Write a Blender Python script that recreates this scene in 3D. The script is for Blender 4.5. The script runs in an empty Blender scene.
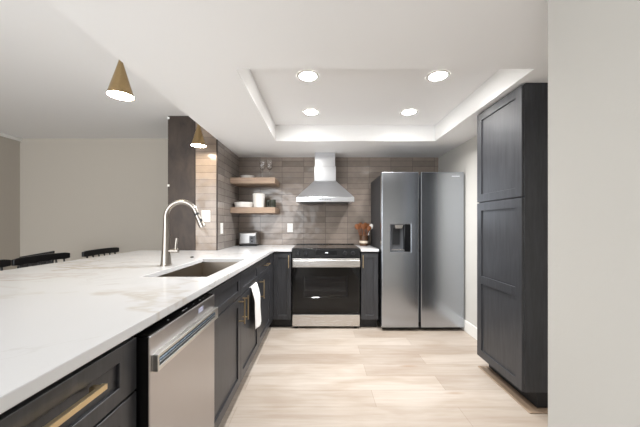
import bpy, bmesh, math, random
from mathutils import Vector, Matrix
S = bpy.context.scene
C = S.collection
random.seed(7)
PI = math.pi

# ------------------------------------------------------------------ camera
F = 285.0
HZ = 1.20
cam_d = bpy.data.cameras.new('camera')
cam = bpy.data.objects.new('camera', cam_d)
C.objects.link(cam)
cam.location = (0, 0, HZ)
cam.rotation_euler = (PI / 2, 0, 0)
cam_d.sensor_width = 36
cam_d.lens = F * 36 / 640
cam_d.shift_x = -1 / 640
cam_d.shift_y = 10.5 / 640
cam_d.clip_start = 0.02
S.camera = cam

# ------------------------------------------------------------------ world, lights, exposure
W = bpy.data.worlds.new('world')
S.world = W
W.use_nodes = True
W.node_tree.nodes['Background'].inputs[0].default_value = (0.94, 0.97, 1.0, 1)
W.node_tree.nodes['Background'].inputs[1].default_value = 1.25


def area(name, loc, rot, sx, sy, power, col=(1, 1, 1)):
    l = bpy.data.lights.new(name, 'AREA')
    l.shape = 'RECTANGLE'
    l.size = sx
    l.size_y = sy
    l.energy = power
    l.color = col
    o = bpy.data.objects.new(name, l)
    C.objects.link(o)
    o.location = loc
    o.rotation_euler = rot
    return o


# added fill lamp behind the camera, standing in for unseen daylight
area('added_daylight_fill', (-2.4, -2.5, 1.25), (PI / 2, 0, 0), 3.0, 2.1, 55, (0.95, 0.98, 1.0))
DOWN = 30.0       # glow of the recessed lights' lenses
DOWNW = 7.0     # watts of light each recessed light throws
PEND = 34.0
S.view_settings.view_transform = 'Standard'
S.view_settings.look = 'None'
S.view_settings.gamma = 1
S.view_settings.use_curve_mapping = False
S.view_settings.exposure = 1.08


# ------------------------------------------------------------------ materials
def srgb(r, g, b):
    f = lambda c: ((c / 255) / 12.92) if c / 255 <= 0.04045 else (((c / 255) + 0.055) / 1.055) ** 2.4
    return (f(r), f(g), f(b), 1)


class M:
    def __init__(s, name, col=(200, 200, 200), rough=0.5, metal=0.0, spec=0.5):
        s.m = bpy.data.materials.new(name)
        s.m.use_nodes = True
        s.t = s.m.node_tree
        s.n = s.t.nodes
        s.l = s.t.links
        s.b = s.n['Principled BSDF']
        s.b.inputs['Base Color'].default_value = srgb(*col)
        s.b.inputs['Roughness'].default_value = rough
        s.b.inputs['Metallic'].default_value = metal
        s.b.inputs['Specular IOR Level'].default_value = spec

    def node(s, typ, **kw):
        n = s.n.new(typ)
        for k, v in kw.items():
            if k in n.inputs:
                n.inputs[k].default_value = v
            else:
                setattr(n, k, v)
        return n

    def pos(s, scale=(1, 1, 1), loc=(0, 0, 0), world=True):
        """surface position as a texture vector, in metres of the place"""
        if world:
            g = s.node('ShaderNodeNewGeometry')
            out = g.outputs['Position']
        else:
            g = s.node('ShaderNodeTexCoord')
            out = g.outputs['Object']
        mp = s.node('ShaderNodeMapping')
        mp.inputs['Scale'].default_value = scale
        mp.inputs['Location'].default_value = loc
        s.l.new(out, mp.inputs['Vector'])
        return mp.outputs[0]

    def noise(s, vec, scale=5, detail=3, rough=0.5, dist=0.0):
        n = s.node('ShaderNodeTexNoise')
        n.inputs['Scale'].default_value = scale
        n.inputs['Detail'].default_value = detail
        n.inputs['Roughness'].default_value = rough
        n.inputs['Distortion'].default_value = dist
        s.l.new(vec, n.inputs['Vector'])
        return n.outputs['Fac']

    def ramp(s, fac, stops):
        r = s.node('ShaderNodeValToRGB')
        cr = r.color_ramp
        while len(cr.elements) < len(stops):
            cr.elements.new(0.5)
        for e, (p, c) in zip(cr.elements, stops):
            e.position = p
            e.color = c
        s.l.new(fac, r.inputs[0])
        return r.outputs[0]

    def mix(s, fac, a, b, mode='MIX'):
        n = s.node('ShaderNodeMix', data_type='RGBA', blend_type=mode)
        for v, i in ((fac, 0), (a, 6), (b, 7)):
            if isinstance(v, (int, float, tuple)):
                n.inputs[i].default_value = v
            else:
                s.l.new(v, n.inputs[i])
        return n.outputs[2]

    def bump(s, h, strength=0.2, dist=0.01, prev=None):
        n = s.node('ShaderNodeBump')
        n.inputs['Strength'].default_value = strength
        n.inputs['Distance'].default_value = dist
        s.l.new(h, n.inputs['Height'])
        if prev:
            s.l.new(prev, n.inputs['Normal'])
        s.l.new(n.outputs[0], s.b.inputs['Normal'])
        return n.outputs[0]

    def color(s, out):
        s.l.new(out, s.b.inputs['Base Color'])

    def roughn(s, out):
        s.l.new(out, s.b.inputs['Roughness'])


def G(v):
    return (v, v, v, 1)


def paint(name, col, bump=0.12, rough=0.85):
    m = M(name, col, rough, spec=0.2)
    p = m.pos()
    m.bump(m.noise(p, 90, 3, 0.6), bump, 0.004)
    return m.m


def tile(name, axis, c1, c2, mortar, off=0.0, zoff=0.0):
    """stack-bond glazed wall tile 30 x 7.7 cm; axis: wall runs along x or y"""
    m = M(name, (150, 140, 130), 0.22)
    g = m.node('ShaderNodeNewGeometry')
    sp = m.node('ShaderNodeSeparateXYZ')
    m.l.new(g.outputs['Position'], sp.inputs[0])
    cb = m.node('ShaderNodeCombineXYZ')
    m.l.new(sp.outputs['XY'.index(axis.upper())], cb.inputs[0])
    m.l.new(sp.outputs[2], cb.inputs[1])
    mp = m.node('ShaderNodeMapping')
    mp.inputs['Location'].default_value = (off, zoff, 0)
    m.l.new(cb.outputs[0], mp.inputs[0])
    br = m.node('ShaderNodeTexBrick')
    br.offset = 0.0
    br.squash = 1.0
    for k, v in (('Scale', 1.0), ('Mortar Size', 0.0017), ('Mortar Smooth', 0.3), ('Bias', 0.0),
                 ('Brick Width', 0.30), ('Row Height', 0.077), ('Color1', srgb(*c1)), ('Color2', srgb(*c2)), ('Mortar', srgb(*mortar))):
        br.inputs[k].default_value = v
    m.l.new(mp.outputs[0], br.inputs['Vector'])
    mott = m.noise(mp.outputs[0], 14, 4, 0.6)
    col = m.mix(0.35, br.outputs['Color'], m.ramp(mott, [(0.3, G(0.62)), (0.7, G(1.0))]), 'MULTIPLY')
    m.color(col)
    inv = m.node('ShaderNodeMath', operation='SUBTRACT')
    inv.inputs[0].default_value = 1.0
    m.l.new(br.outputs['Fac'], inv.inputs[1])
    b1 = m.bump(m.noise(mp.outputs[0], 8, 1, 0.4), 0.5, 0.012)
    m.bump(inv.outputs[0], 0.6, 0.002, b1)
    m.b.inputs['Roughness'].default_value = 0.16
    return m.m


def wood(name, dark, light, sx=(1.2, 14, 14), rough=0.5, bump=0.05, world=True):
    m = M(name, dark, rough)
    p = m.pos(sx, world=world)
    n = m.noise(p, 3.2, 5, 0.6, 0.6)
    m.color(m.ramp(n, [(0.28, srgb(*dark)), (0.72, srgb(*light))]))
    m.bump(n, bump, 0.003)
    return m.m


def steel(name, col, rough, sx, metal=1.0, streak=0.015):
    m = M(name, col, rough, metal)
    p = m.pos(sx)
    n = m.noise(p, 6, 4, 0.6)
    r = m.node('ShaderNodeMapRange')
    r.inputs['To Min'].default_value = rough - streak
    r.inputs['To Max'].default_value = rough + streak
    m.l.new(n, r.inputs[0])
    m.roughn(r.outputs[0])
    m.bump(n, 0.012, 0.001)
    return m.m


wall_m = paint('wall_paint', (198, 196, 191))
wall_shaded_m = paint('wall_paint_shaded', (188, 181, 171))  # same wall paint; the dimmer dining light is put into a darker colour
ceil_m = paint('ceiling_paint', (243, 243, 243), 0.08)
trim_m = M('white_trim_paint', (235, 234, 230), 0.45).m
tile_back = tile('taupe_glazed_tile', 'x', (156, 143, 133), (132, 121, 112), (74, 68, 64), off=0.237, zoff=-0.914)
tile_end = tile('taupe_glazed_tile_end', 'x', (160, 144, 130), (146, 131, 118), (104, 92, 82), off=0.167, zoff=-0.914)  # same tile; warm pendant light is put into its colour
tile_side = tile('taupe_glazed_tile_side', 'y', (160, 152, 146), (140, 133, 128), (76, 72, 70), off=-0.03, zoff=-0.914)  # same tile; cool grazing daylight is put into a greyer colour
cab_m = wood('charcoal_stained_wood', (42, 43, 46), (60, 61, 65), (14, 14, 1.4), 0.36, 0.05)
cab_in = M('cabinet_shadow_gap', (24, 24, 26), 0.7).m
toe_m = M('dark_toe_kick', (30, 30, 32), 0.6).m
brass_m = M('satin_brass', (214, 191, 152), 0.30, 1.0).m
bronze_m = steel('aged_brass', (170, 146, 108), 0.27, (30, 30, 4), 1.0)
ss = steel('brushed_stainless', (208, 206, 204), 0.27, (1.5, 1.5, 60))
ss_fridge = steel('fridge_stainless', (178, 183, 190), 0.21, (1.0, 1.0, 70), 1.0, 0.04)
ss_hood = steel('hood_stainless', (214, 216, 220), 0.25, (40, 40, 2))
ss_sink = steel('sink_stainless', (172, 163, 152), 0.33, (30, 1.5, 4))
ss_dw = steel('dishwasher_stainless', (184, 181, 181), 0.30, (1.5, 1.2, 50))
nickel = M('brushed_nickel', (162, 156, 149), 0.28, 1.0).m
blk = M('black_enamel', (13, 13, 14), 0.3, spec=0.35).m
blk_gloss = M('black_glass', (6, 6, 7), 0.06, spec=0.4).m
blk_wood = M('black_painted_wood', (16, 16, 19), 0.35).m
seat_m = M('black_vinyl_seat', (20, 20, 22), 0.5).m
fr_side = paint('fridge_side_grey', (58, 58, 60), 0.1, 0.5)
plastic_grey = M('grey_plastic', (72, 74, 78), 0.35).m
dark_plastic = M('dark_plastic', (26, 27, 30), 0.3).m
white_cer = M('white_ceramic', (238, 236, 232), 0.25).m
olive_cer = M('dark_olive_ceramic', (52, 56, 48), 0.3).m
plate_m = M('white_cover_plate', (240, 240, 238), 0.35).m
slot_m = M('socket_slot', (70, 70, 70), 0.5).m
shelf_m = wood('natural_oak_shelf', (142, 120, 102), (174, 150, 130), (1.5, 12, 20), 0.5, 0.04)
spoon_m = wood('brown_wooden_utensil', (106, 58, 28), (160, 98, 54), (20, 20, 3), 0.5, 0.02)
crock_m = wood('brown_mottled_crock', (44, 28, 20), (104, 74, 52), (22, 22, 22), 0.4, 0.05)
band_m = M('cream_band', (214, 202, 184), 0.5).m
shoe_m = wood('brown_floor_trim', (138, 118, 100), (160, 140, 120), (14, 2, 14), 0.5, 0.04)


def glass_mat():
    m = M('clear_glass', (255, 255, 255), 0.02)
    m.b.inputs['Transmission Weight'].default_value = 1.0
    m.b.inputs['IOR'].default_value = 1.45
    return m.m


glass_m = glass_mat()


def tinted():
    m = M('tinted_oven_glass', (22, 22, 24), 0.05)
    m.b.inputs['Alpha'].default_value = 0.62
    return m.m


oven_glass = tinted()


def emit(name, col, strength):
    m = M(name, (255, 255, 255), 0.5)
    m.b.inputs['Emission Color'].default_value = col
    m.b.inputs['Emission Strength'].default_value = strength
    return m.m


led_m = emit('downlight_lens', (1.0, 0.97, 0.92, 1), DOWN)
pend_m = emit('pendant_diffuser', (1.0, 0.86, 0.66, 1), PEND)
disp_m = emit('clock_digits', (0.8, 0.9, 1.0, 1), 0.8)


def floor_mat():
    m = M('light_oak_plank_floor', (205, 185, 160), 0.42)
    p = m.pos()
    br = m.node('ShaderNodeTexBrick')
    br.offset = 0.37
    br.offset_frequency = 2
    br.squash = 1.0
    for k, v in (('Scale', 1.0), ('Mortar Size', 0.0012), ('Mortar Smooth', 0.2), ('Bias', 0.0), ('Brick Width', 1.45),
                 ('Row Height', 0.19), ('Color1', srgb(190, 181, 171)), ('Color2', srgb(172, 161, 150)), ('Mortar', srgb(150, 136, 122))):
        br.inputs[k].default_value = v
    mp = m.node('ShaderNodeMapping')
    mp.inputs['Location'].default_value = (0.55, 0.03, 0)
    m.l.new(p, mp.inputs[0])
    m.l.new(mp.outputs[0], br.inputs['Vector'])
    g1 = m.noise(m.pos((1.3, 16, 1)), 2.2, 5, 0.62, 0.5)
    g2 = m.noise(m.pos((0.9, 3.5, 1)), 1.6, 3, 0.5, 0.8)
    c = m.mix(0.4, br.outputs['Color'], m.ramp(g1, [(0.3, srgb(216, 204, 192)), (0.65, G(1.0))]), 'MULTIPLY')
    c = m.mix(0.5, c, m.ramp(g2, [(0.35, srgb(218, 206, 194)), (0.6, G(1.0))]), 'MULTIPLY')
    vor = m.node('ShaderNodeTexVoronoi')
    vor.inputs['Scale'].default_value = 1.0
    m.l.new(m.pos((1.1, 4.5, 1), (0.3, 0.2, 0)), vor.inputs['Vector'])
    c = m.mix(m.ramp(vor.outputs['Distance'], [(0.02, G(0.55)), (0.10, G(0.0))]), c, srgb(150, 122, 96))
    m.color(c)
    m.bump(g1, 0.05, 0.002)
    return m.m


def quartz_mat():
    m = M('white_veined_quartz', (216, 217, 219), 0.16)
    base = m.pos((1, 1, 1))
    wob = m.node('ShaderNodeTexNoise')
    wob.inputs['Scale'].default_value = 1.1
    wob.inputs['Detail'].default_value = 5
    wob.inputs['Roughness'].default_value = 0.55
    m.l.new(m.pos((1.0, 1.6, 1), (0.4, 0.2, 0)), wob.inputs['Vector'])
    vein = m.ramp(wob.outputs['Fac'], [(0.478, G(0)), (0.498, G(1)), (0.503, G(0.8)), (0.53, G(0))])
    wob2 = m.noise(m.pos((1.5, 1.0, 1), (3.1, 1.2, 0)), 1.7, 6, 0.6, 0.4)
    vein2 = m.ramp(wob2, [(0.488, G(0)), (0.5, G(0.7)), (0.512, G(0))])
    brk = m.ramp(m.noise(base, 1.3, 2, 0.5), [(0.42, G(0)), (0.62, G(1))])
    brk2 = m.ramp(m.noise(m.pos((1, 1, 1), (5, 2, 0)), 1.8, 2, 0.5), [(0.40, G(0)), (0.62, G(1))])
    f1 = m.mix(1.0, vein, brk, 'MULTIPLY')
    f2 = m.mix(1.0, vein2, brk2, 'MULTIPLY')
    sc = lambda f, k: m.mix(1.0, f, G(k), 'MULTIPLY')
    c = m.mix(sc(f1, 0.55), srgb(216, 217, 219), srgb(178, 160, 134))
    c = m.mix(sc(f2, 0.5), c, srgb(170, 165, 158))
    m.color(c)
    return m.m


def brown_panel():
    m = M('dark_brown_metallic_panel', (70, 58, 50), 0.42, 0.25)
    n = m.noise(m.pos((3, 3, 1.5)), 3, 6, 0.65, 0.5)
    n2 = m.noise(m.pos((30, 30, 120)), 2, 2, 0.5)
    c = m.ramp(n, [(0.3, srgb(46, 38, 34)), (0.7, srgb(74, 62, 54))])
    m.color(m.mix(0.3, c, m.ramp(n2, [(0.3, G(0.7)), (0.7, G(1))]), 'MULTIPLY'))
    m.bump(n, 0.1, 0.003)
    return m.m


def cloth_mat():
    m = M('white_cotton', (236, 236, 236), 0.9, spec=0.1)
    m.bump(m.noise(m.pos((1, 1, 1)), 220, 2, 0.5), 0.25, 0.002)
    return m.m


floor_m = floor_mat()
quartz = quartz_mat()
brown_m = brown_panel()
cloth_m = cloth_mat()


# ------------------------------------------------------------------ mesh helpers
class MB:
    def __init__(s):
        s.bm = bmesh.new()

    def box(s, x0, x1, y0, y1, z0, z1):
        v = [s.bm.verts.new(p) for p in ((x0, y0, z0), (x1, y0, z0), (x1, y1, z0), (x0, y1, z0),
                                         (x0, y0, z1), (x1, y0, z1), (x1, y1, z1), (x0, y1, z1))]
        for f in ((0, 3, 2, 1), (4, 5, 6, 7), (0, 1, 5, 4), (1, 2, 6, 5), (2, 3, 7, 6), (3, 0, 4, 7)):
            s.bm.faces.new([v[i] for i in f])
        return s

    def hexa(s, pts):
        """eight points: bottom ring of four then top ring of four"""
        v = [s.bm.verts.new(p) for p in pts]
        for f in ((0, 3, 2, 1), (4, 5, 6, 7), (0, 1, 5, 4), (1, 2, 6, 5), (2, 3, 7, 6), (3, 0, 4, 7)):
            s.bm.faces.new([v[i] for i in f])
        return s

    def tube(s, pts, r, seg=12, cap=True):
        pts = [Vector(p) for p in pts]
        n = len(pts)
        rs = r if isinstance(r, (list, tuple)) else [r] * n
        t0 = (pts[1] - pts[0]).normalized()
        ref = Vector((0, 0, 1)) if abs(t0.z) < 0.9 else Vector((0, 1, 0))
        u = t0.cross(ref).normalized()
        rings = []
        for i, p in enumerate(pts):
            t = (pts[min(i + 1, n - 1)] - pts[max(i - 1, 0)]).normalized()
            u = (u - t * u.dot(t)).normalized()
            w = t.cross(u)
            rings.append([s.bm.verts.new(p + (u * math.cos(2 * PI * k / seg) + w * math.sin(2 * PI * k / seg)) * rs[i]) for k in range(seg)])
        for a, b in zip(rings, rings[1:]):
            for k in range(seg):
                s.bm.faces.new((a[k], a[(k + 1) % seg], b[(k + 1) % seg], b[k]))
        if cap:
            s.bm.faces.new(rings[0][::-1])
            s.bm.faces.new(rings[-1])
        return s

    def lathe(s, prof, c=(0, 0, 0), seg=32, axis='z', closed=True):
        """prof: (radius, height) pairs turned about an axis through c"""
        rings = []
        for r, h in prof:
            ring = []
            for k in range(seg):
                a = 2 * PI * k / seg
                q = (r * math.cos(a), r * math.sin(a), h)
                if axis == 'y':
                    q = (q[0], q[2], q[1])
                if axis == 'x':
                    q = (q[2], q[0], q[1])
                ring.append(s.bm.verts.new((c[0] + q[0], c[1] + q[1], c[2] + q[2])))
            rings.append(ring)
        for a, b in zip(rings, rings[1:]):
            for k in range(seg):
                s.bm.faces.new((a[k], a[(k + 1) % seg], b[(k + 1) % seg], b[k]))
        if closed:
            if prof[0][0] > 0:
                s.bm.faces.new(rings[0][::-1])
            if prof[-1][0] > 0:
                s.bm.faces.new(rings[-1])
        return s

    def cells(s, us, vs, solid, d0, d1, place):
        """slab made of the grid cells (i, j) that solid(i, j) keeps; place(u, v, d) -> point"""
        cache = {}

        def vt(i, j, d):
            k = (i, j, d)
            if k not in cache:
                cache[k] = s.bm.verts.new(place(us[i], vs[j], d1 if d else d0))
            return cache[k]
        nu, nv = len(us) - 1, len(vs) - 1
        ok = lambda i, j: 0 <= i < nu and 0 <= j < nv and solid(i, j)
        for i in range(nu):
            for j in range(nv):
                if not ok(i, j):
                    continue
                s.bm.faces.new((vt(i, j, 1), vt(i + 1, j, 1), vt(i + 1, j + 1, 1), vt(i, j + 1, 1)))
                s.bm.faces.new((vt(i, j, 0), vt(i, j + 1, 0), vt(i + 1, j + 1, 0), vt(i + 1, j, 0)))
                for di, dj, a, b in ((-1, 0, (i, j), (i, j + 1)), (1, 0, (i + 1, j), (i + 1, j + 1)),
                                     (0, -1, (i, j), (i + 1, j)), (0, 1, (i, j + 1), (i + 1, j + 1))):
                    if not ok(i + di, j + dj):
                        s.bm.faces.new((vt(*a, 0), vt(*b, 0), vt(*b, 1), vt(*a, 1)))
        return s


def wloc(p):
    v = Vector((0, 0, 0))
    while p is not None:
        v += p.location
        p = p.parent
    return v


def obj(name, mb, mat, parent=None, origin=None, local=False, bevel=0.0, smooth=False, seg=2, dissolve=False):
    """link the collected shape as one mesh object; shapes are given in metres of the place unless local"""
    bm = mb.bm
    if dissolve:
        bmesh.ops.dissolve_limit(bm, angle_limit=0.01, verts=bm.verts, edges=bm.edges)
    bmesh.ops.recalc_face_normals(bm, faces=bm.faces)
    off = Vector(origin) if origin else Vector((0, 0, 0))
    if not origin and not parent and not local:
        xs = [v.co for v in bm.verts]
        off = Vector(((min(p.x for p in xs) + max(p.x for p in xs)) / 2, (min(p.y for p in xs) + max(p.y for p in xs)) / 2, min(p.z for p in xs)))
    if parent and not local:
        off = wloc(parent)
    if not local:
        for v in bm.verts:
            v.co -= off
    me = bpy.data.meshes.new(name)
    bm.to_mesh(me)
    bm.free()
    for m in (mat if isinstance(mat, (list, tuple)) else [mat]):
        me.materials.append(m)
    if smooth:
        for p in me.polygons:
            p.use_smooth = True
        try:
            me.set_sharp_from_angle(angle=math.radians(38))
        except Exception:
            pass
    o = bpy.data.objects.new(name, me)
    C.objects.link(o)
    if parent:
        o.parent = parent
    elif not local:
        o.location = off
    if bevel:
        b = o.modifiers.new('bevel', 'BEVEL')
        b.width = bevel
        b.segments = seg
        b.limit_method = 'ANGLE'
        b.angle_limit = math.radians(40)
        b.harden_normals = False
    return o


def tag(o, label, cat, group=None):
    o['label'] = label
    o['category'] = cat
    if group:
        o['group'] = group
    return o


def thing(name, label, cat, loc, group=None):
    o = bpy.data.objects.new(name, None)
    o.empty_display_size = 0.1
    C.objects.link(o)
    o.location = loc
    return tag(o, label, cat, group)


def struct(name, mb, mat, **kw):
    o = obj(name, mb, mat, **kw)
    o['kind'] = 'structure'
    return o


def copy_tree(o, parent=None):
    c = o.copy()
    C.objects.link(c)
    c.parent = parent
    for ch in list(o.children):
        copy_tree(ch, c)
    return c


# ------------------------------------------------------------------ the room
YB = 3.93          # back wall
XL = -1.13         # tiled left wall of the kitchen
XR = 1.62          # right wall
ZC = 2.12          # lowered kitchen ceiling
ZD = 2.38          # dining ceiling
XD = -4.15         # dining room's left wall
YW = 3.11          # front end of the wing wall
XP = -1.67         # left side of the wing wall
YN = -2.6          # how far the room runs behind the camera

struct('floor', MB().box(XD, 2.2, YN, YB, -0.05, 0), floor_m)
struct('wall_back', MB().box(XL, XR + 0.1, YB, YB + 0.1, 0, 2.45), tile_back)
struct('wall_dining', MB().box(XD, XL - 0.001, YB, YB + 0.1, 0, 2.45), wall_shaded_m)
struct('wall_left', MB().box(XD - 0.1, XD, YN, YB + 0.1, 0, 2.45), wall_shaded_m)
struct('wall_right', MB().box(XR, XR + 0.1, 1.05, YB, 0, 2.45), wall_m)
struct('wall_near', MB().box(0.836, 2.2, YN, 1.05, 0, 2.45), wall_m)
# wing wall closing the kitchen's left side: tiled end strip and a dark brown panel
struct('wall_behind_added', MB().box(-0.30, 0.8355, YN - 0.1, YN, 0, 2.45), wall_m)  # unseen wall, added to tone down reflections in hood and range steel
struct('wall_wing', MB().box(-1.367, XL, YW, YB - 0.001, 0, 2.37), tile_side)
endw = struct('wall_wing_end', MB().box(-1.367, XL - 0.001, YW - 0.006, YW - 0.0005, 0, 2.37), tile_end)
struct('wall_brown', MB().box(XP, -1.370, YW - 0.001, YB - 0.001, 0, 2.3795), brown_m)
struct('trim_1', MB().box(XL - 0.010, XL + 0.003, YW - 0.009, YW + 0.003, 0.914, ZC), M('dark_bronze_edge_trim', (58, 50, 46), 0.4, 0.6).m)
struct('trim_2', MB().box(-1.376, -1.366, YW - 0.010, YW, 0.914, 2.37), bpy.data.materials['dark_bronze_edge_trim'])

# lowered kitchen ceiling with the tray recess, one closed shape
ux = [XL, -0.503, 1.265, 2.2]
vy = [YN, 1.69, 3.16, YB]
struct('ceiling', MB().cells(ux, vy, lambda i, j: not (i == 1 and j == 1), ZC, ZC + 0.176, lambda u, v, d: (u, v, d)), ceil_m)
struct('ceiling_tray', MB().box(-0.60, 1.36, 1.60, 3.25, ZC + 0.1765, ZC + 0.2), ceil_m)
struct('ceiling_soffit', MB().box(XL, XL + 0.02, YN, YB, ZC + 0.1762, 2.40), ceil_m)
struct('ceiling_dining', MB().box(XD, XL - 0.0005, YN, YB, ZD, ZD + 0.03), ceil_m)
struct('baseboard_right', MB().box(XR - 0.014, XR, 2.39, YB, 0, 0.125), trim_m, bevel=0.004)
struct('baseboard_back', MB().box(XD, XP, YB - 0.014, YB, 0, 0.11), trim_m, bevel=0.004)
struct('baseboard_near', MB().box(0.822, 0.836, YN, 1.05, 0, 0.11), trim_m, bevel=0.004)
struct('trim_3', MB().box(XD, XD + 0.03, YN, YB, ZD - 0.045, ZD), trim_m, bevel=0.006)
struct('trim_4', MB().box(1.318, 1.404, 1.80, 2.40, 0, 0.008).box(1.4045, 1.6195, 1.80, 1.848, 0, 0.010), shoe_m, bevel=0.004)
struct('wall_peninsula', MB().box(-1.30, -1.18, -0.6, YW - 0.012, 0, 0.882), wall_m)

# ------------------------------------------------------------------ recessed ceiling lights
ZT = ZC + 0.176
for k, (x, y, w) in enumerate(((-0.096, 2.11, 'near left'), (0.866, 2.11, 'near right'), (-0.098, 2.79, 'far left'), (0.861, 2.79, 'far right'))):
    t = thing('downlight', 'round recessed white ceiling light at the %s corner of the ceiling tray' % w, 'ceiling light', (x, y, ZT), 'recessed lights in the ceiling tray')
    obj('trim_ring', MB().lathe([(0.064, ZT - 0.0002), (0.064, ZT - 0.004), (0.082, ZT - 0.004), (0.086, ZT - 0.0002)], (x, y, 0), 40, closed=False), trim_m, t, smooth=True)
    ld = bpy.data.lights.new('downlight_beam', 'AREA')
    ld.shape = 'DISK'
    ld.size = 0.12
    ld.energy = DOWNW
    ld.spread = math.radians(140)
    ld.color = (1.0, 0.99, 0.98)
    lo = bpy.data.objects.new('downlight_beam', ld)
    C.objects.link(lo)
    lo.parent = t
    lo.location = (0, 0, -0.006)
    obj('lens', MB().lathe([(0.066, ZT - 0.0012), (0.066, ZT - 0.003)], (x, y, 0), 40), led_m, t)

# ------------------------------------------------------------------ brass cone pendants
for y, w in ((1.76, 'nearer, larger looking cone over the white counter'), (2.88, 'farther cone in front of the brown and tiled wall end')):
    x = -1.237
    t = thing('pendant_lamp', 'brass cone pendant lamp, the ' + w, 'pendant lamp', (x, y, ZD), 'brass cone pendants over the peninsula')
    obj('canopy', MB().lathe([(0.05, ZD - 0.0005), (0.05, ZD - 0.018), (0.046, ZD - 0.022)], (x, y, 0), 28), bronze_m, t, smooth=True)
    obj('cord', MB().tube([(x, y, ZD - 0.02), (x, y, 2.20)], 0.0035, 8), blk, t)
    obj('shade', MB().lathe([(0.010, 2.212), (0.013, 2.196), (0.0725, 1.99), (0.0705, 1.99), (0.011, 2.19)], (x, y, 0), 40, closed=False), bronze_m, t, smooth=True)
    obj('diffuser', MB().lathe([(0.0700, 1.997), (0.0700, 1.992)], (x, y, 0), 40), pend_m, t)

# ------------------------------------------------------------------ cabinets
XF = -0.532        # carcass front of the left run (doors stand 18 mm proud)
XF = -0.568
DT = 0.018
left = lambda u, d, z: (XF + d, u, z)
backf = lambda u, d, z: (u, 3.275 - d, z)
pant = lambda u, d, z: (1.323 - d, u, z)


def bx(mb, mp, u0, u1, d0, d1, z0, z1):
    a = mp(u0, d0, z0)
    b = mp(u1, d1, z1)
    lo = [min(a[i], b[i]) for i in range(3)]
    hi = [max(a[i], b[i]) for i in range(3)]
    mb.box(lo[0], hi[0], lo[1], hi[1], lo[2], hi[2])


def shaker(name, mp, u0, u1, z0, z1, parent, st=0.055, rail=None, mids=(), g=0.0015):
    rail = rail or st
    u0 += g
    u1 -= g
    z0 += g
    z1 -= g
    us = [u0, u0 + st, u1 - st, u1]
    zs = [z0, z0 + rail]
    for m_ in mids:
        zs += [m_ - rail / 2, m_ + rail / 2]
    zs += [z1 - rail, z1]
    mb = MB()
    mb.cells(us, zs, lambda i, j: not (i == 1 and j % 2 == 1), 0.0005, DT, lambda u, z, d: mp(u, d, z))
    bx(mb, mp, u0 + st - 0.004, u1 - st + 0.004, 0.001, DT - 0.009, z0 + rail - 0.004, z1 - rail + 0.004)
    return obj(name, mb, cab_m, parent, bevel=0.0012, seg=1)


def bar_handle(parent, mp, u, z0, z1, out=0.045, horiz=False, w=0.0042, mat=None):
    mb = MB()
    d0 = DT - 0.001
    do = DT + out
    if horiz:      # u is (u0, u1); z0 the height
        u0, u1 = u
        bx(mb, mp, u0, u1, do - 2 * w, do, z0 - w, z0 + w)
        for q in (u0 + 0.012, u1 - 0.012):
            bx(mb, mp, q - w, q + w, d0, do - w, z0 - w * 0.9, z0 + w * 0.9)
    else:
        bx(mb, mp, u - w, u + w, do - 2 * w, do, z0, z1)
        for q in (z0 + 0.02, z1 - 0.02):
            bx(mb, mp, u - w * 0.9, u + w * 0.9, d0, do - w, q - w, q + w)
    return obj('handle', mb, mat or brass_m, parent, bevel=0.0012, seg=2)


def base_cab(name, label, u0, u1, mp, depth, group='charcoal base cabinets'):
    a = mp((u0 + u1) / 2, -depth / 2, 0)
    t = thing(name, label, 'cabinet', (a[0], a[1], 0), group)
    mb = MB()
    bx(mb, mp, u0 + 0.0005, u1 - 0.0005, -depth, 0, 0.10, 0.868)
    obj('body', mb, cab_m, t)
    mb = MB()
    bx(mb, mp, u0 + 0.0005, u1 - 0.0005, -depth, -0.055, 0.001, 0.0995)
    obj('toe_kick', mb, toe_m, t)
    return t


ZD0, ZD1 = 0.708, 0.864
DL = 0.60
# drawer base nearest the camera
t = base_cab('drawer_cabinet', 'charcoal base cabinet of drawers with brass bar, nearest the camera left of the dishwasher', -0.06, 0.852, left, DL)
d = shaker('drawer', left, -0.06, 0.852, ZD0, ZD1, t, 0.072, 0.042)
bar_handle(d, left, (0.24, 0.695), 0.805, 0, 0.030, True, 0.0068)
d = shaker('drawer', left, -0.06, 0.852, 0.41, 0.704, t, 0.072, 0.055)
bar_handle(d, left, (0.24, 0.52), 0.62, 0, 0.030, True, 0.0055)
d = shaker('drawer', left, -0.06, 0.852, 0.11, 0.406, t, 0.072, 0.055)
bar_handle(d, left, (0.24, 0.52), 0.32, 0, 0.030, True, 0.0055)

# sink base: body is an open box so that the bowl can hang inside it
u0, u1 = 1.392, 2.515
t = thing('sink_cabinet', 'wide charcoal base cabinet under the sink, two doors with brass bar handles', 'cabinet', (XF - 0.3, (u0 + u1) / 2, 0), 'charcoal base cabinets')
mb = MB()
for a, b, c, e, z0, z1 in ((u0, u0 + 0.018, -DL, 0, 0.10, 0.868), (u1 - 0.018, u1, -DL, 0, 0.10, 0.868), (u0 + .018, u1 - .018, -DL, -DL + 0.012, 0.10, 0.868),
                           (u0 + .018, u1 - .018, -DL + 0.012, 0, 0.10, 0.118), (u0 + .018, u1 - .018, -0.018, 0, 0.118, 0.868)):
    bx(mb, left, a, b, c, e, z0, z1)
obj('body', mb, cab_m, t)
mb = MB()
bx(mb, left, u0, u1, -DL, -0.055, 0.001, 0.0995)
obj('toe_kick', mb, toe_m, t)
um = 1.955
shaker('false_drawer_front', left, u0, um, ZD0, ZD1, t, 0.055, 0.042)
shaker('false_drawer_front', left, um, u1, ZD0, ZD1, t, 0.055, 0.042)
d = shaker('door', left, u0, um, 0.11, 0.704, t, 0.058)
bar_handle(d, left, um - 0.045, 0.53, 0.70, 0.043)
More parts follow.
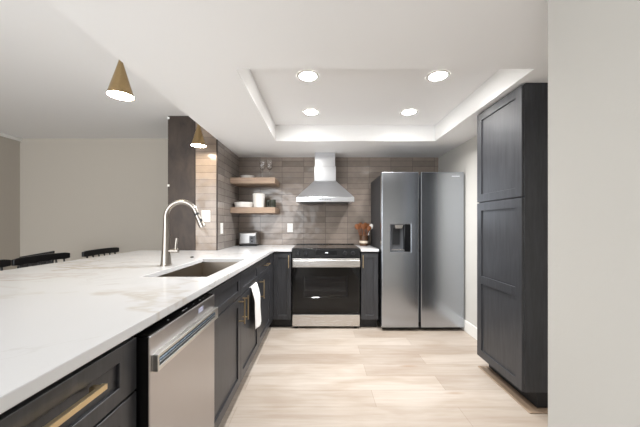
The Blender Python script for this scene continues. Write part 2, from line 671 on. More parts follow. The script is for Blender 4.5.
d = shaker('door', left, um, u1, 0.11, 0.704, t, 0.058)
bar_handle(d, left, um + 0.045, 0.53, 0.70, 0.043)
sink_cab = t

# drawer-over-door cabinet before the corner
t = base_cab('base_cabinet', 'charcoal base cabinet with drawer over door, between the sink cabinet and the corner', 2.517, 3.12, left, DL)
d = shaker('drawer', left, 2.517, 3.12, ZD0, ZD1, t, 0.055, 0.042)
bar_handle(d, left, (2.74, 2.90), 0.80, 0, 0.040, True)
d = shaker('door', left, 2.517, 3.12, 0.11, 0.704, t, 0.058)
bar_handle(d, left, 2.56, 0.53, 0.70, 0.043)
# corner cabinet filling the turn, with the narrow door left of the range
t = thing('corner_cabinet', 'charcoal corner cabinet with one narrow tall door left of the range', 'cabinet', (-0.75, 3.6, 0), 'charcoal base cabinets')
obj('body', MB().box(XL + 0.002, -0.342, 3.2755, YB - 0.005, 0.10, 0.868).box(XL + 0.002, XF, 3.1215, 3.2755, 0.10, 0.868), cab_m, t)
obj('filler_strip', MB().box(XF + 0.0005, XF + DT, 3.1225, 3.2745, 0.11, 0.864), cab_m, t)
obj('toe_kick', MB().box(XL + 0.002, -0.342, 3.33, YB - 0.005, 0.001, 0.0995).box(XL + 0.002, XF - 0.055, 3.1215, 3.33, 0.001, 0.0995), toe_m, t)
d = shaker('door', backf, XF + DT + 0.004, -0.342, 0.11, 0.864, t, 0.048)
bar_handle(d, backf, -0.368, 0.70, 0.845, 0.030)
# narrow cabinet right of the range
t = base_cab('narrow_cabinet', 'narrow charcoal base cabinet with one door between the range and the refrigerator', 0.458, 0.655, backf, 0.65)
d = shaker('door', backf, 0.458, 0.655, 0.11, 0.864, t, 0.048)
bar_handle(d, backf, 0.478, 0.70, 0.845, 0.030)

# tall pantry
t = thing('pantry_cabinet', 'tall charcoal pantry cabinet reaching the ceiling on the right wall', 'cabinet', (1.47, 2.12, 0))
P0, P1 = 1.852, 2.385
obj('body', MB().box(1.323, XR - 0.0005, P0, P1, 0.105, 2.112), cab_m, t, bevel=0.001, seg=1)
obj('toe_kick', MB().box(1.405, XR - 0.0005, P0 + 0.002, P1, 0.0005, 0.1045), toe_m, t)
obj('crown_filler', MB().box(1.335, XR - 0.0005, P0 + 0.004, P1, 2.1122, ZC - 0.0004), cab_in, t)
shaker('door', pant, P0, P1, 1.378, 2.108, t, 0.062)
shaker('door', pant, P0, P1, 0.108, 1.372, t, 0.062, mids=(0.745,))

# ------------------------------------------------------------------ countertops
ZK0, ZK1 = 0.884, 0.914
XE = -0.530        # front edge of the peninsula counter
SX0, SX1, SY0, SY1 = -0.980, -0.620, 1.545, 2.36      # sink cut-out
ux = [-1.96, XP, -1.367, XL, SX0, SX1, XE, -0.336]
vy = [-0.62, SY0, SY1, YW - 0.012, 3.245, YB - 0.002]


def solid(i, j):
    if i == 4 and j == 1:
        return False
    if j <= 2:
        return i <= 5
    if j == 3:
        return 3 <= i <= 5
    return 3 <= i <= 6


ctm = obj('countertop', MB().cells(ux, vy, solid, ZK0, ZK1, lambda u, v, d: (u, v, d)), quartz, bevel=0.003, dissolve=True)
tag(ctm, 'large white veined quartz countertop of the peninsula running into the corner', 'countertop', 'white quartz countertops')
c2 = obj('countertop', MB().box(0.456, 0.662, 3.245, YB - 0.002, ZK0, ZK1), quartz, bevel=0.003)
tag(c2, 'small white quartz countertop between the range and the refrigerator', 'countertop', 'white quartz countertops')

# sink bowl
t = thing('sink', 'undermount stainless steel sink bowl set in the white countertop', 'sink', ((SX0 + SX1) / 2, (SY0 + SY1) / 2, ZK0))
x0, x1, y0, y1, zb = SX0 - 0.004, SX1 + 0.004, SY0 - 0.004, SY1 + 0.004, 0.66
w = 0.003
mb = MB()
mb.box(x0 - w, x0, y0 - w, y1 + w, zb, ZK0 - 0.0005).box(x1, x1 + w, y0 - w, y1 + w, zb, ZK0 - 0.0005)
mb.box(x0, x1, y0 - w, y0, zb, ZK0 - 0.0005).box(x0, x1, y1, y1 + w, zb, ZK0 - 0.0005).box(x0 - w, x1 + w, y0 - w, y1 + w, zb - w, zb)
obj('bowl', mb, ss_sink, t)
obj('drain', MB().lathe([(0.045, zb + 0.0005), (0.043, zb + 0.004), (0.03, zb + 0.002), (0.005, zb + 0.001)], ((x0 + x1) / 2, (y0 + y1) / 2, 0), 28), nickel, t, smooth=True)

# ------------------------------------------------------------------ faucet
fx, fy, fz = -1.071, 1.97, ZK1
t = thing('faucet', 'tall brushed nickel gooseneck kitchen faucet behind the sink', 'faucet', (fx, fy, fz))
obj('base_ring', MB().lathe([(0.039, fz + 0.0005), (0.039, fz + 0.006), (0.034, fz + 0.010)], (fx, fy, 0), 32), nickel, t, smooth=True)
pts = []
rs = []
for k in range(13):
    s_ = k / 12
    pts.append((fx, fy, fz + 0.008 + 0.325 * s_))
    rs.append(0.034 - 0.0170 * min(1, s_ * 1.05) ** 0.75)
R_ = 0.107
cz = fz + 0.333
for k in range(1, 25):
    a = PI - (PI * 0.93) * k / 24
    pts.append((fx + R_ + R_ * math.cos(a), fy, cz + R_ * math.sin(a)))
    rs.append(0.0165)
obj('spout', MB().tube(pts, rs, 20), nickel, t, smooth=True)
e = Vector(pts[-1])
dn = (Vector(pts[-1]) - Vector(pts[-2])).normalized()
dn = (dn + Vector((0.16, 0, 0))).normalized()
obj('hose_collar', MB().tube([e - dn * 0.003, e + dn * 0.012], [0.0178, 0.0178], 20), dark_plastic, t, smooth=True)
hd = obj('spray_head', MB().tube([e + dn * 0.012, e + dn * 0.05, e + dn * 0.085, e + dn * 0.10], [0.0178, 0.0195, 0.0225, 0.021], 20), nickel, t, smooth=True)
q = e + dn * 0.055
obj('spray_button', MB().tube([q + Vector((0.012, -0.012, -0.02)), q + Vector((0.012, -0.012, 0.015))], [0.008, 0.008], 10), dark_plastic, hd, smooth=True)
hz = fz + 0.10
hl = obj('lever', MB().tube([(fx + 0.010, fy, hz), (fx + 0.084, fy + 0.0, hz)], [0.014, 0.014], 18), nickel, t, smooth=True)
obj('lever_arm', MB().tube([(fx + 0.066, fy, hz - 0.004), (fx + 0.067, fy + 0.002, hz + 0.04), (fx + 0.073, fy + 0.004, hz + 0.088)], [0.010, 0.008, 0.010], 12), nickel, hl, smooth=True)
o = obj('air_switch_button', MB().lathe([(0.014, fz + 0.0005), (0.014, fz + 0.006), (0.011, fz + 0.009), (0.0, fz + 0.010)], (-1.10, 2.43, 0), 20), blk, smooth=True)
tag(o, 'tiny dark round button on the white countertop behind the far end of the sink', 'button')

# ------------------------------------------------------------------ dishwasher
t = thing('dishwasher', 'stainless steel dishwasher with bar handle built in under the countertop', 'dishwasher', (-0.85, 1.12, 0))
a, b = 0.858, 1.388
XDW = -0.517
obj('tub_body', MB().box(-1.14, -0.566, a, b, 0.10, 0.866), blk, t)
obj('toe_kick', MB().box(-1.14, -0.62, a, b, 0.001, 0.0995), toe_m, t)
dr = obj('door', MB().box(-0.5655, XDW, a + 0.002, b - 0.003, 0.115, 0.858), ss_dw, t, bevel=0.003)
obj('control_panel', MB().box(-0.5645, XDW - 0.006, a + 0.003, b - 0.004, 0.8585, 0.8620), blk_gloss, dr)
mark_m = M('white_print', (200, 200, 204), 0.5).m
for yy, ww in ((1.00, 0.006), (1.105, 0.022), (1.135, 0.01), (1.20, 0.008), (1.26, 0.014), (1.30, 0.006)):
    obj('control_mark', MB().box(-0.541, -0.536, yy, yy + ww, 0.8621, 0.8624), mark_m, dr)
obj('side_seal', MB().box(-0.5645, XDW - 0.003, a + 0.0002, a + 0.0018, 0.115, 0.857), blk, dr)
mb = MB()
mb.cells([a + 0.012, a + 0.020, b - 0.045, b - 0.010], [0.748, 0.762, 0.790, 0.800], lambda i, j: not (i == 1 and j == 1), XDW, XDW + 0.020, lambda u, z, dd: (dd, u, z))
hh = obj('handle', mb, M('polished_steel', (215, 214, 210), 0.3, 1.0).m, dr, bevel=0.002)
obj('grip_bar', MB().tube([(XDW + 0.012, a + 0.0205, 0.776), (XDW + 0.012, b - 0.0455, 0.776)], 0.009, 12), M('blue_grey_steel', (150, 165, 180), 0.25, 1.0).m, hh, smooth=True)
obj('badge', MB().box(XDW, XDW + 0.0008, 1.20, 1.25, 0.822, 0.842), M('lilac_sticker', (178, 180, 205), 0.4).m, dr)

# ------------------------------------------------------------------ towel
nu, nv = 14, 40
bm = bmesh.new()
grid = []
for j in range(nv + 1):
    v = j / nv
    row = []
    for i in range(nu + 1):
        u = i / nu
        if v < 0.12:        # the piece tucked behind the door's top edge
            k = v / 0.12
            X = XF + 0.0085 + 0.014 * k
            z = 0.7055 + 0.0012 * k
        else:
            k = (v - 0.12) / 0.88
            X = XF + DT + 0.007 + 0.022 * min(1, k * 3) + 0.007 * math.sin(u * 9 + k * 2.2) * min(1, k * 4)
            z = 0.7068 - (0.335 + 0.045 * u * k + 0.01 * math.sin(u * 5)) * k
        wtop, wbot = 0.19, 0.28
        kk = max(0, (v - 0.12) / 0.88)
        y = 2.215 + 0.02 * kk + (wtop + (wbot - wtop) * kk) * u + 0.006 * math.sin(kk * 8)
        row.append(bm.verts.new((X, y, z)))
    grid.append(row)
for j in range(nv):
    for i in range(nu):
        bm.faces.new((grid[j][i], grid[j][i + 1], grid[j + 1][i + 1], grid[j + 1][i]))
mb = MB()
mb.bm.free()
mb.bm = bm
o = obj('kitchen_towel', mb, cloth_m, smooth=True)
sm = o.modifiers.new('thickness', 'SOLIDIFY')
sm.thickness = 0.0028
sm.offset = 0.0
tag(o, 'white cotton kitchen towel hanging over the right door of the sink cabinet', 'towel')

# ------------------------------------------------------------------ range
rx0, rx1 = -0.332, 0.449
yf = 3.262
t = thing('range', 'black and stainless slide-in electric range with glass cooktop', 'range', ((rx0 + rx1) / 2, 3.6, 0))
cx0, cx1, cz0, cz1 = -0.20, 0.31, 0.36, 0.60
us = [rx0, cx0, cx1, rx1]
zs = [0.055, cz0, cz1, 0.905]
mb = MB()
mb.cells(us, zs, lambda i, j: not (i == 1 and j == 1), yf + 0.04, yf + 0.30, lambda u, z, dd: (u, dd, z))
mb.box(rx0, rx1, yf + 0.3005, YB - 0.006, 0.055, 0.905)
obj('body', mb, blk, t)
mb = MB()
for z in (0.43, 0.52):
    for k in range(9):
        mb.tube([(cx0 + 0.01, yf + 0.06 + k * 0.025, z), (cx1 - 0.01, yf + 0.06 + k * 0.025, z)], 0.0022, 6)
obj('oven_rack', mb, ss, t)
obj('cooktop', MB().box(rx0, rx1, yf + 0.012, YB - 0.006, 0.9055, 0.922), blk_gloss, t, bevel=0.003)
obj('back_trim', MB().box(rx0, rx1, YB - 0.035, YB - 0.006, 0.9222, 0.930), blk, t)
mb = MB()
for bxx, byy, br_ in ((-0.13, 3.45, 0.10), (0.25, 3.45, 0.085), (-0.13, 3.74, 0.075), (0.25, 3.74, 0.10), (0.06, 3.80, 0.045)):
    obj('burner_ring', MB().lathe([(br_, 0.92215), (br_, 0.9224), (br_ + 0.003, 0.9224), (br_ + 0.003, 0.92215)], (bxx, byy, 0), 40, closed=False), plastic_grey, t)
pnl = obj('control_panel', MB().hexa([(rx0, yf - 0.012, 0.818), (rx1, yf - 0.012, 0.818), (rx1, yf + 0.039, 0.818), (rx0, yf + 0.039, 0.818),
                                      (rx0, yf + 0.012, 0.917), (rx1, yf + 0.012, 0.917), (rx1, yf + 0.039, 0.905), (rx0, yf + 0.039, 0.905)]), blk, t, bevel=0.003)
for x in (-0.265, -0.175, 0.275, 0.365):
    obj('knob', MB().lathe([(0.024, 0.0), (0.022, -0.022), (0.019, -0.026)], (x, yf + 0.0008, 0.866), 24, axis='y'), dark_plastic, pnl, smooth=True)
    # pointer line on the knob is part of its moulding
obj('display', MB().hexa([(-0.06, yf - 0.0075, 0.845), (0.18, yf - 0.0075, 0.845), (0.18, yf + 0.0, 0.845), (-0.06, yf + 0.0, 0.845),
                          (-0.06, yf + 0.0022, 0.895), (0.18, yf + 0.0022, 0.895), (0.18, yf + 0.012, 0.895), (-0.06, yf + 0.012, 0.895)]), blk_gloss, pnl)
mb = MB()
for k in range(4):
    x = 0.050 + 0.008 * k + (0.002 if k > 1 else 0)
    mb.box(x, x + 0.0045, yf - 0.0060, yf - 0.0030, 0.866, 0.876)
obj('clock_digits', mb, disp_m, pnl)
# oven door
us = [rx0 + 0.004, cx0, cx1, rx1 - 0.004]
zs = [0.185, cz0, cz1, 0.812]
dr = obj('oven_door', MB().cells(us, zs, lambda i, j: not (i == 1 and j == 1), yf + 0.001, yf + 0.036, lambda u, z, dd: (u, dd, z)), blk_gloss, t, bevel=0.002, seg=1)
obj('oven_window', MB().box(cx0, cx1, yf + 0.003, yf + 0.007, cz0, cz1), oven_glass, dr)
obj('door_trim', MB().box(rx0 + 0.003, rx1 - 0.003, yf - 0.003, yf + 0.0005, 0.705, 0.808), ss, dr, bevel=0.002)
hb = obj('handle', MB().box(rx0 + 0.006, rx1 - 0.006, yf - 0.055, yf - 0.035, 0.722, 0.792), ss, dr, bevel=0.009, seg=4)
for xx in (rx0 + 0.012, rx1 - 0.04):
    obj('handle_bracket', MB().box(xx, xx + 0.028, yf - 0.036, yf - 0.0035, 0.73, 0.775), ss, hb, bevel=0.003)
obj('storage_drawer', MB().box(rx0 + 0.004, rx1 - 0.004, yf - 0.004, yf + 0.038, 0.030, 0.163), ss, t, bevel=0.004)
mb = MB()
obj('drawer_lip', MB().box(rx0 + 0.01, rx1 - 0.01, yf + 0.008, yf + 0.038, 0.1635, 0.182), blk, t)
for x in (rx0 + 0.05, rx1 - 0.05):
    for y in (yf + 0.05, YB - 0.08):
        obj('foot', MB().lathe([(0.022, 0.0003), (0.022, 0.02), (0.012, 0.022), (0.012, 0.0548)], (x, y, 0), 16), blk, t)

# ------------------------------------------------------------------ refrigerator
gx0, gx1 = 0.678, 1.600
gy = 3.185
t = thing('refrigerator', 'stainless side by side refrigerator with water dispenser in its left door', 'refrigerator', ((gx0 + gx1) / 2, 3.55, 0))
obj('body', MB().box(gx0 + 0.004, gx1 - 0.004, gy + 0.075, YB - 0.02, 0.045, 1.765), fr_side, t, bevel=0.004)
obj('base_grille', MB().box(gx0 + 0.02, gx1 - 0.02, gy + 0.055, gy + 0.0745, 0.012, 0.085), blk, t)
for x in (gx0 + 0.07, gx1 - 0.07):
    obj('foot', MB().lathe([(0.02, 0.0003), (0.02, 0.012), (0.014, 0.045)], (x, gy + 0.12, 0), 16), blk, t)
    obj('foot', MB().lathe([(0.02, 0.0003), (0.02, 0.012), (0.014, 0.045)], (x, YB - 0.08, 0), 16), blk, t)
for x in (gx0 + 0.05, gx1 - 0.05):
    obj('hinge_cover', MB().box(x - 0.03, x + 0.03, gy + 0.02, gy + 0.14, 1.7655, 1.785), plastic_grey, t, bevel=0.004)
zf0, zf1 = 0.042, 1.782
xm0, xm1 = 1.092, 1.118
nx0, nx1, nz0, nz1 = 0.775, 1.003, 0.888, 1.198
us = [gx0, nx0, nx1, xm0]
zs = [zf0, nz0, nz1, zf1]
dl = obj('freezer_door', MB().cells(us, zs, lambda i, j: not (i == 1 and j == 1), gy, gy + 0.070, lambda u, z, dd: (u, dd, z)), ss_fridge, t, bevel=0.006, seg=3, dissolve=True)
obj('fresh_food_door', MB().box(xm1, gx1, gy, gy + 0.070, zf0, zf1), ss_fridge, t, bevel=0.006, seg=3)
obj('centre_mullion', MB().box(xm0 - 0.002, xm1 + 0.002, gy + 0.0705, gy + 0.0748, 0.09, 1.76), plastic_grey, t)
obj('recessed_grip', MB().box(xm0 + 0.0008, xm1 - 0.0008, gy + 0.022, gy + 0.0702, 0.885, 1.475), blk, t)
nd = obj('dispenser_niche', MB().box(nx0, nx1, gy + 0.060, gy + 0.066, nz0, nz1).box(nx0, nx0 + 0.008, gy + 0.004, gy + 0.060, nz0, nz1)
         .box(nx0 + 0.008, nx1, gy + 0.004, gy + 0.060, nz0, nz0 + 0.02).box(nx0 + 0.008, nx1, gy + 0.004, gy + 0.060, nz1 - 0.008, nz1), plastic_grey, dl)
obj('dispenser_cavity', MB().box(nx0 + 0.036, nx0 + 0.12, gy + 0.045, gy + 0.0598, 0.965, 1.16), dark_plastic, nd, bevel=0.004)
obj('dispenser_spout', MB().hexa([(nx0 + 0.06, gy + 0.012, 1.150), (nx0 + 0.13, gy + 0.012, 1.150), (nx0 + 0.13, gy + 0.058, 1.15), (nx0 + 0.06, gy + 0.058, 1.15),
                                  (nx0 + 0.05, gy + 0.006, 1.189), (nx0 + 0.145, gy + 0.006, 1.189), (nx0 + 0.145, gy + 0.058, 1.189), (nx0 + 0.05, gy + 0.058, 1.189)]), ss, nd)
obj('dispenser_controls', MB().box(nx0 + 0.160, nx1 - 0.001, gy + 0.002, gy + 0.0595, nz0 + 0.0005, nz1 - 0.0005), blk_gloss, nd, bevel=0.003)
obj('drip_tray', MB().box(nx0 + 0.02, nx0 + 0.15, gy + 0.006, gy + 0.058, nz0 + 0.0205, nz0 + 0.028), ss, nd)
obj('maker_mark', MB().box(1.462, 1.548, gy - 0.0006, gy + 0.0002, 1.728, 1.739), M('pale_print', (205, 208, 214), 0.4).m, bpy.data.objects['fresh_food_door'])

# ------------------------------------------------------------------ range hood
hx = 0.052
t = thing('range_hood', 'stainless steel wall chimney range hood above the range', 'range hood', (hx, 3.7, 1.47))
cw, cf = 0.139, 3.655
obj('chimney', MB().box(hx - cw, hx + cw, cf, YB - 0.001, 1.752, 1.94), ss_hood, t, bevel=0.002, seg=1)
obj('upper_chimney', MB().box(hx - cw + 0.008, hx + cw - 0.008, cf + 0.006, YB - 0.001, 1.9402, ZC - 0.0005), ss_hood, t, bevel=0.002, seg=1)
hw, hf = 0.352, 3.44
obj('canopy', MB().hexa([(hx - hw, hf, 1.525), (hx + hw, hf, 1.525), (hx + hw, YB - 0.001, 1.525), (hx - hw, YB - 0.001, 1.525),
                         (hx - cw - 0.003, cf - 0.003, 1.7518), (hx + cw + 0.003, cf - 0.003, 1.7518), (hx + cw + 0.003, YB - 0.001, 1.7518), (hx - cw - 0.003, YB - 0.001, 1.7518)]), ss_hood, t, bevel=0.002, seg=1)
bd = obj('rim_band', MB().box(hx - hw, hx + hw, hf, YB - 0.001, 1.468, 1.5248), ss_hood, t, bevel=0.003)
obj('filter', MB().box(hx - hw + 0.05, hx - 0.01, hf + 0.06, YB - 0.06, 1.464, 1.4678).box(hx + 0.01, hx + hw - 0.05, hf + 0.06, YB - 0.06, 1.464, 1.4678), plastic_grey, bd)
for k in range(5):
    obj('button', MB().lathe([(0.007, 0), (0.006, -0.003)], (hx - 0.06 + 0.03 * k, hf - 0.0002, 1.496), 14, axis='y'), plastic_grey, bd)

# ------------------------------------------------------------------ floating shelves
SXR = -0.572
for z0, z1, w in ((1.707, 1.779, 'upper'), (1.338, 1.409, 'lower')):
    o = obj('floating_shelf', MB().box(XL + 0.0008, SXR, 3.545, YB - 0.0008, z0, z1), shelf_m, bevel=0.002)
    tag(o, 'thick natural oak floating shelf in the tiled corner, the %s of the two' % w, 'shelf', 'oak floating shelves')

# things on the upper shelf
z = 1.7795
o = obj('serving_dish', MB().lathe([(0.070, z), (0.075, z + 0.003), (0.090, z + 0.034), (0.096, z + 0.038), (0.088, z + 0.036), (0.070, z + 0.010), (0, z + 0.009)], (-0.945, 3.68, 0), 36), white_cer, smooth=True)
tag(o, 'low white dish alone at the left of the upper shelf', 'dish')
for x, w in ((-0.762, 'the left one nearer the white dish'), (-0.667, 'the right one nearer the shelf end')):
    y = 3.70
    t = thing('wine_glass', 'clear stemmed wine glass on the upper oak shelf, ' + w, 'wine glass', (x, y, z), 'wine glasses on the upper shelf')
    obj('stem', MB().lathe([(0.032, z), (0.032, z + 0.002), (0.006, z + 0.006), (0.0035, z + 0.02), (0.0035, z + 0.115), (0.008, z + 0.124)], (x, y, 0), 24), glass_m, t, smooth=True)
    obj('bowl', MB().lathe([(0.004, z + 0.1242), (0.024, z + 0.134), (0.038, z + 0.165), (0.038, z + 0.20), (0.031, z + 0.245), (0.0298, z + 0.245), (0.0365, z + 0.20), (0.0365, z + 0.166), (0.022, z + 0.137), (0.002, z + 0.128)], (x, y, 0), 28, closed=False), glass_m, t, smooth=True)

# things on the lower shelf
z = 1.4095
o = obj('serving_bowl', MB().lathe([(0.108, z), (0.113, z + 0.004), (0.122, z + 0.060), (0.122, z + 0.068), (0.114, z + 0.068), (0.112, z + 0.058), (0.10, z + 0.012), (0, z + 0.010)], (-0.995, 3.68, 0), 40), white_cer, smooth=True)
tag(o, 'wide low white serving bowl at the left of the lower shelf', 'bowl')
t = thing('white_canister', 'tall white ceramic canister in the middle of the lower shelf', 'canister', (-0.80, 3.67, z))
obj('body', MB().lathe([(0.062, z), (0.068, z + 0.004), (0.076, z + 0.165), (0.077, z + 0.167), (0.072, z + 0.167), (0.066, z + 0.01), (0, z + 0.009)], (-0.80, 3.67, 0), 36), white_cer, t, smooth=True)
obj('lid', MB().lathe([(0.079, z + 0.1675), (0.079, z + 0.175), (0.072, z + 0.179), (0, z + 0.180)], (-0.80, 3.67, 0), 36), white_cer, t, smooth=True)
for x, y, w in ((-0.682, 3.74, 'beside the white canister'), (-0.620, 3.65, 'at the right end of the shelf')):
    t = thing('dark_mug', 'dark olive ceramic mug on the lower shelf, ' + w, 'mug', (x, y, z), 'dark mugs on the lower shelf')
    obj('body', MB().lathe([(0.038, z), (0.042, z + 0.003), (0.043, z + 0.10), (0.040, z + 0.10), (0.036, z + 0.01), (0, z + 0.009)], (x, y, 0), 28), olive_cer, t, smooth=True)
    pts = [(x + 0.0 - 0.0, y - 0.041 - 0.020 * math.sin(a), z + 0.052 + 0.026 * math.cos(a)) for a in [PI * k / 10 for k in range(11)]]
    obj('handle', MB().tube(pts, 0.0045, 8), olive_cer, t, smooth=True)

# ------------------------------------------------------------------ toaster
x, y, z = -0.945, 3.76, ZK1 + 0.0008
t = thing('toaster', 'small stainless steel toaster on the white countertop in the corner', 'toaster', (x, y, z))
tw, td, th = 0.118, 0.085, 0.182
obj('base', MB().box(x - tw + 0.006, x + tw - 0.006, y - td + 0.006, y + td - 0.006, z, z + 0.018), blk, t, bevel=0.004)
obj('shell', MB().box(x - tw, x + tw, y - td, y + td, z + 0.0185, z + th), M('toaster_steel', (150, 149, 148), 0.3, 1.0).m, t, bevel=0.022, seg=4, smooth=True)
obj('bread_slot', MB().box(x - tw + 0.035, x + tw - 0.035, y - 0.040, y - 0.014, z + th + 0.0001, z + th + 0.002).box(x - tw + 0.035, x + tw - 0.035, y + 0.014, y + 0.040, z + th + 0.0001, z + th + 0.002), blk, t)
pn = obj('front_panel', MB().box(x + 0.020, x + tw - 0.018, y - td - 0.003, y - td + 0.0005, z + 0.03, z + 0.135), plastic_grey, t, bevel=0.002)
obj('lever', MB().box(x + 0.042, x + 0.068, y - td - 0.022, y - td - 0.0032, z + 0.098, z + 0.112), blk, pn, bevel=0.003)
obj('dial', MB().lathe([(0.013, 0), (0.011, -0.012)], (x + 0.055, y - td - 0.0032, z + 0.062), 20, axis='y'), blk, pn, smooth=True)

# ------------------------------------------------------------------ utensil crock
x, y, z = 0.565, 3.76, ZK1 + 0.0008
t = thing('utensil_crock', 'brown mottled utensil crock with a cream band beside the refrigerator', 'crock', (x, y, z))
obj('body', MB().lathe([(0.052, z), (0.056, z + 0.004), (0.058, z + 0.06), (0.062, z + 0.135), (0.059, z + 0.135), (0.052, z + 0.012), (0, z + 0.01)], (x, y, 0), 32), crock_m, t, smooth=True)
obj('band', MB().lathe([(0.0578, z + 0.034), (0.0590, z + 0.037), (0.0600, z + 0.062), (0.0588, z + 0.065)], (x, y, 0), 32, closed=False), band_m, t, smooth=True)
specs = [(-0.105, -0.022, 0.280, 'oval'), (-0.076, 0.0, 0.285, 'flat'), (-0.045, 0.022, 0.300, 'oval'), (-0.012, -0.022, 0.285, 'flat'), (0.020, 0.0, 0.300, 'oval'),
         (0.050, 0.022, 0.290, 'flat'), (0.072, -0.022, 0.262, 'oval')]
names = {'oval': ('wooden_spoon', 'brown wooden spoon in the utensil crock'), 'flat': ('wooden_spatula', 'flat brown wooden spatula in the utensil crock')}
desc = ['leaning farthest left', 'second from the left', 'third from the left', 'standing upright in the middle', 'rising highest just right of the middle', 'second from the right of the brown ones', 'the rightmost brown one']


def utensil(name, label, cat, px, py, L, kind, mat, grp):
    b0 = Vector((x + px * 0.1, y + py, z + 0.015))
    tp = Vector((x + px, y + py, z + L))
    ax = (tp - b0).normalized()
    mb = MB()
    hd0 = b0 + ax * ((tp - b0).length - 0.075)
    mb.tube([b0, hd0], [0.0034, 0.0050], 8)
    # flattened head: rings of an ellipse along the axis
    side = Vector((1, 0, 0))
    side = (side - ax * side.dot(ax)).normalized()
    nrm = ax.cross(side)
    prof = [(0, .006), (.15, .016), (.35, .026), (.6, .030), (.85, .024), (1, .008)] if kind == 'oval' else [(0, .006), (.2, .018), (.4, .025), (.95, .031), (1, .027)]
    rings = []
    for f_, hw_ in prof:
        c_ = hd0 + ax * 0.078 * f_
        rings.append([mb.bm.verts.new(c_ + side * hw_ * math.cos(2 * PI * k / 14) + nrm * (0.0055 if kind == 'oval' else 0.003) * math.sin(2 * PI * k / 14)) for k in range(14)])
    for A, B in zip(rings, rings[1:]):
        for k in range(14):
            mb.bm.faces.new((A[k], A[(k + 1) % 14], B[(k + 1) % 14], B[k]))
    mb.bm.faces.new(rings[0][::-1])
    mb.bm.faces.new(rings[-1])
    return tag(obj(name, mb, mat, smooth=True), label, cat, grp)


for (px, py, L, kind), dsc in zip(specs, desc):
    n_, l_ = names[kind]
    utensil(n_, l_ + ', ' + dsc, 'spoon' if kind == 'oval' else 'spatula', px, py, L, kind, spoon_m, 'wooden utensils in the crock')
utensil('white_spoon', 'white spoon leaning right in the utensil crock', 'spoon', 0.108, 0.0, 0.280, 'oval', white_cer, None)


# ------------------------------------------------------------------ outlets and switches
def plate(name, label, mp, u, z, w_, h_, rockers, kind):
    a = mp(u, 0, z)
    t = thing(name, label, 'outlet' if kind == 'outlet' else 'switch', (a[0], a[1], z - h_ / 2), 'white cover plates on the tile')
    mb = MB()
    bx(mb, mp, u - w_ / 2, u + w_ / 2, 0.0005, 0.006, z - h_ / 2, z + h_ / 2)
    obj('cover_plate', mb, plate_m, t, bevel=0.002)
    for r in rockers:
        mb = MB()
        bx(mb, mp, u + r - 0.016, u + r + 0.016, 0.0062, 0.0085, z - 0.033, z + 0.033)
        rk = obj('socket_face' if kind == 'outlet' else 'rocker', mb, plate_m, t, bevel=0.001)
        if kind == 'outlet':
            for dz in (-0.017, 0.017):
                mb = MB()
                for du in (-0.0062, 0.0062):
                    bx(mb, mp, u + r + du - 0.001, u + r + du + 0.001, 0.0086, 0.0088, z + dz - 0.004, z + dz + 0.005)
                obj('socket', mb, slot_m, rk)
    return t


on_back = lambda u, d, z: (u, YB - d, z)
on_end = lambda u, d, z: (u, YW - 0.006 - d, z)
on_side = lambda u, d, z: (XL + d, u, z)
plate('wall_outlet', 'white outlet on the back tile wall left of the range', on_back, -0.425, 1.148, 0.078, 0.122, (0,), 'outlet')
plate('wall_outlet', 'white outlet on the grey left tile wall near its front corner', on_side, 3.235, 1.150, 0.078, 0.122, (0,), 'outlet')
plate('wall_switch', 'white double switch plate on the lit tile strip behind the faucet', on_end, -1.252, 1.286, 0.095, 0.126, (-0.022, 0.022), 'switch')
# small white clips at the left edge of the brown panel
for z, w in ((2.355, 'top'), (1.62, 'middle')):
    o = obj('panel_clip', MB().box(XP - 0.004, XP + 0.018, YW - 0.010, YW - 0.0012, z - 0.012, z + 0.012), plate_m, bevel=0.003)
    tag(o, 'tiny white clip on the left edge of the dark brown panel, near the ' + w, 'clip', 'clips on the brown panel')


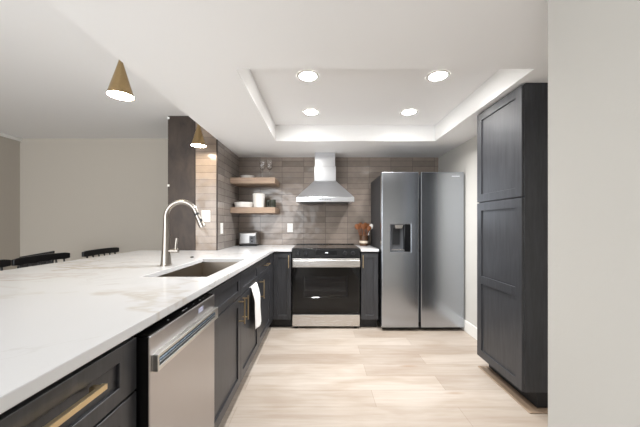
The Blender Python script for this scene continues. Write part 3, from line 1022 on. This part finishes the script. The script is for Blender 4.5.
# ------------------------------------------------------------------ black bar stools behind the peninsula
def stool(label, yc, X, rot):
    t = thing('bar_stool', label, 'stool', (X + 0.22, yc, 0), 'black spindle back stools at the peninsula')
    W2 = 0.262      # half width along the counter
    xb = -0.22      # back rail
    o = lambda n, mb, m, p=t, **k: obj(n, mb, m, p, local=True, **k)
    o('seat', MB().box(-0.19, 0.20, -0.21, 0.21, 0.62, 0.655), seat_m, bevel=0.012, seg=3)
    rail = MB()
    n = 12
    rings = []
    for k in range(n + 1):
        u = -1 + 2 * k / n
        yy = u * W2
        xx = xb - 0.006 * (1 - u * u)
        zt = 0.940 - 0.006 * u * u
        hh_ = 0.058
        if abs(u) == 1:
            zt -= 0.006
            hh_ -= 0.012
        rings.append([rail.bm.verts.new(p) for p in ((xx - 0.011, yy, zt - hh_), (xx + 0.011, yy, zt - hh_), (xx + 0.011, yy, zt), (xx - 0.011, yy, zt))])
    for A, B in zip(rings, rings[1:]):
        for k in range(4):
            rail.bm.faces.new((A[k], A[(k + 1) % 4], B[(k + 1) % 4], B[k]))
    rail.bm.faces.new(rings[0][::-1])
    rail.bm.faces.new(rings[-1])
    o('back_rail', rail, blk_wood, bevel=0.004)
    for k in range(6):
        yy = -0.205 + 0.082 * k
        o('spindle', MB().tube([(-0.175, yy * 0.9, 0.654), (xb - 0.006 * (1 - (yy / W2) ** 2), yy, 0.885)], 0.0075, 10), blk_wood, smooth=True)
    for sx in (-1, 1):
        for sy in (-1, 1):
            o('leg', MB().tube([(sx * 0.155, sy * 0.165, 0.6195), (sx * 0.205, sy * 0.215, 0.0)], [0.018, 0.013], 12), blk_wood, smooth=True)
    o('footrest', MB().tube([(0.193, -0.203, 0.15), (0.193, 0.203, 0.15)], 0.011, 10).tube([(-0.193, -0.203, 0.22), (0.19, -0.203, 0.22)], 0.010, 10).tube([(-0.193, 0.203, 0.22), (0.19, 0.203, 0.22)], 0.010, 10), blk_wood, smooth=True)
    t.rotation_euler = (0, 0, rot)
    return t


stool('black spindle back bar stool standing free nearest the dark brown panel', 3.03, -2.32, 0.05)
stool('black spindle back bar stool with a sloping chair back behind it', 2.44, -2.36, 0.06)
stool('black spindle back bar stool at the left edge of the photo', 1.91, -2.37, 0.0)

# dark armchair beyond the stools: only the slanted top of its back shows over the counter
t = thing('dining_chair', 'black chair behind the stools, only its slanting back top showing', 'chair', (-3.0, 2.75, 0))
o = lambda n, mb, m, **k: obj(n, mb, m, t, **k)
o('seat', MB().box(-3.22, -2.78, 2.52, 2.98, 0.43, 0.47), seat_m, bevel=0.012, seg=3)
o('backrest', MB().hexa([(-3.19, 2.96, 0.62), (-2.81, 2.96, 0.62), (-2.81, 2.985, 0.62), (-3.19, 2.985, 0.62),
                         (-3.18, 3.00, 0.855), (-2.82, 3.00, 0.918), (-2.82, 3.025, 0.918), (-3.18, 3.025, 0.855)]), blk_wood, bevel=0.008, seg=3)
for sx in (-1, 1):
    o('leg', MB().tube([(-3.0 + sx * 0.19, 2.55, 0.4295), (-3.0 + sx * 0.20, 2.53, 0)], [0.017, 0.013], 10), blk_wood, smooth=True)
    o('leg', MB().tube([(-3.0 + sx * 0.19, 2.968, 0.64), (-3.0 + sx * 0.19, 2.965, 0.42), (-3.0 + sx * 0.20, 2.99, 0)], [0.013, 0.017, 0.013], 10), blk_wood, smooth=True)
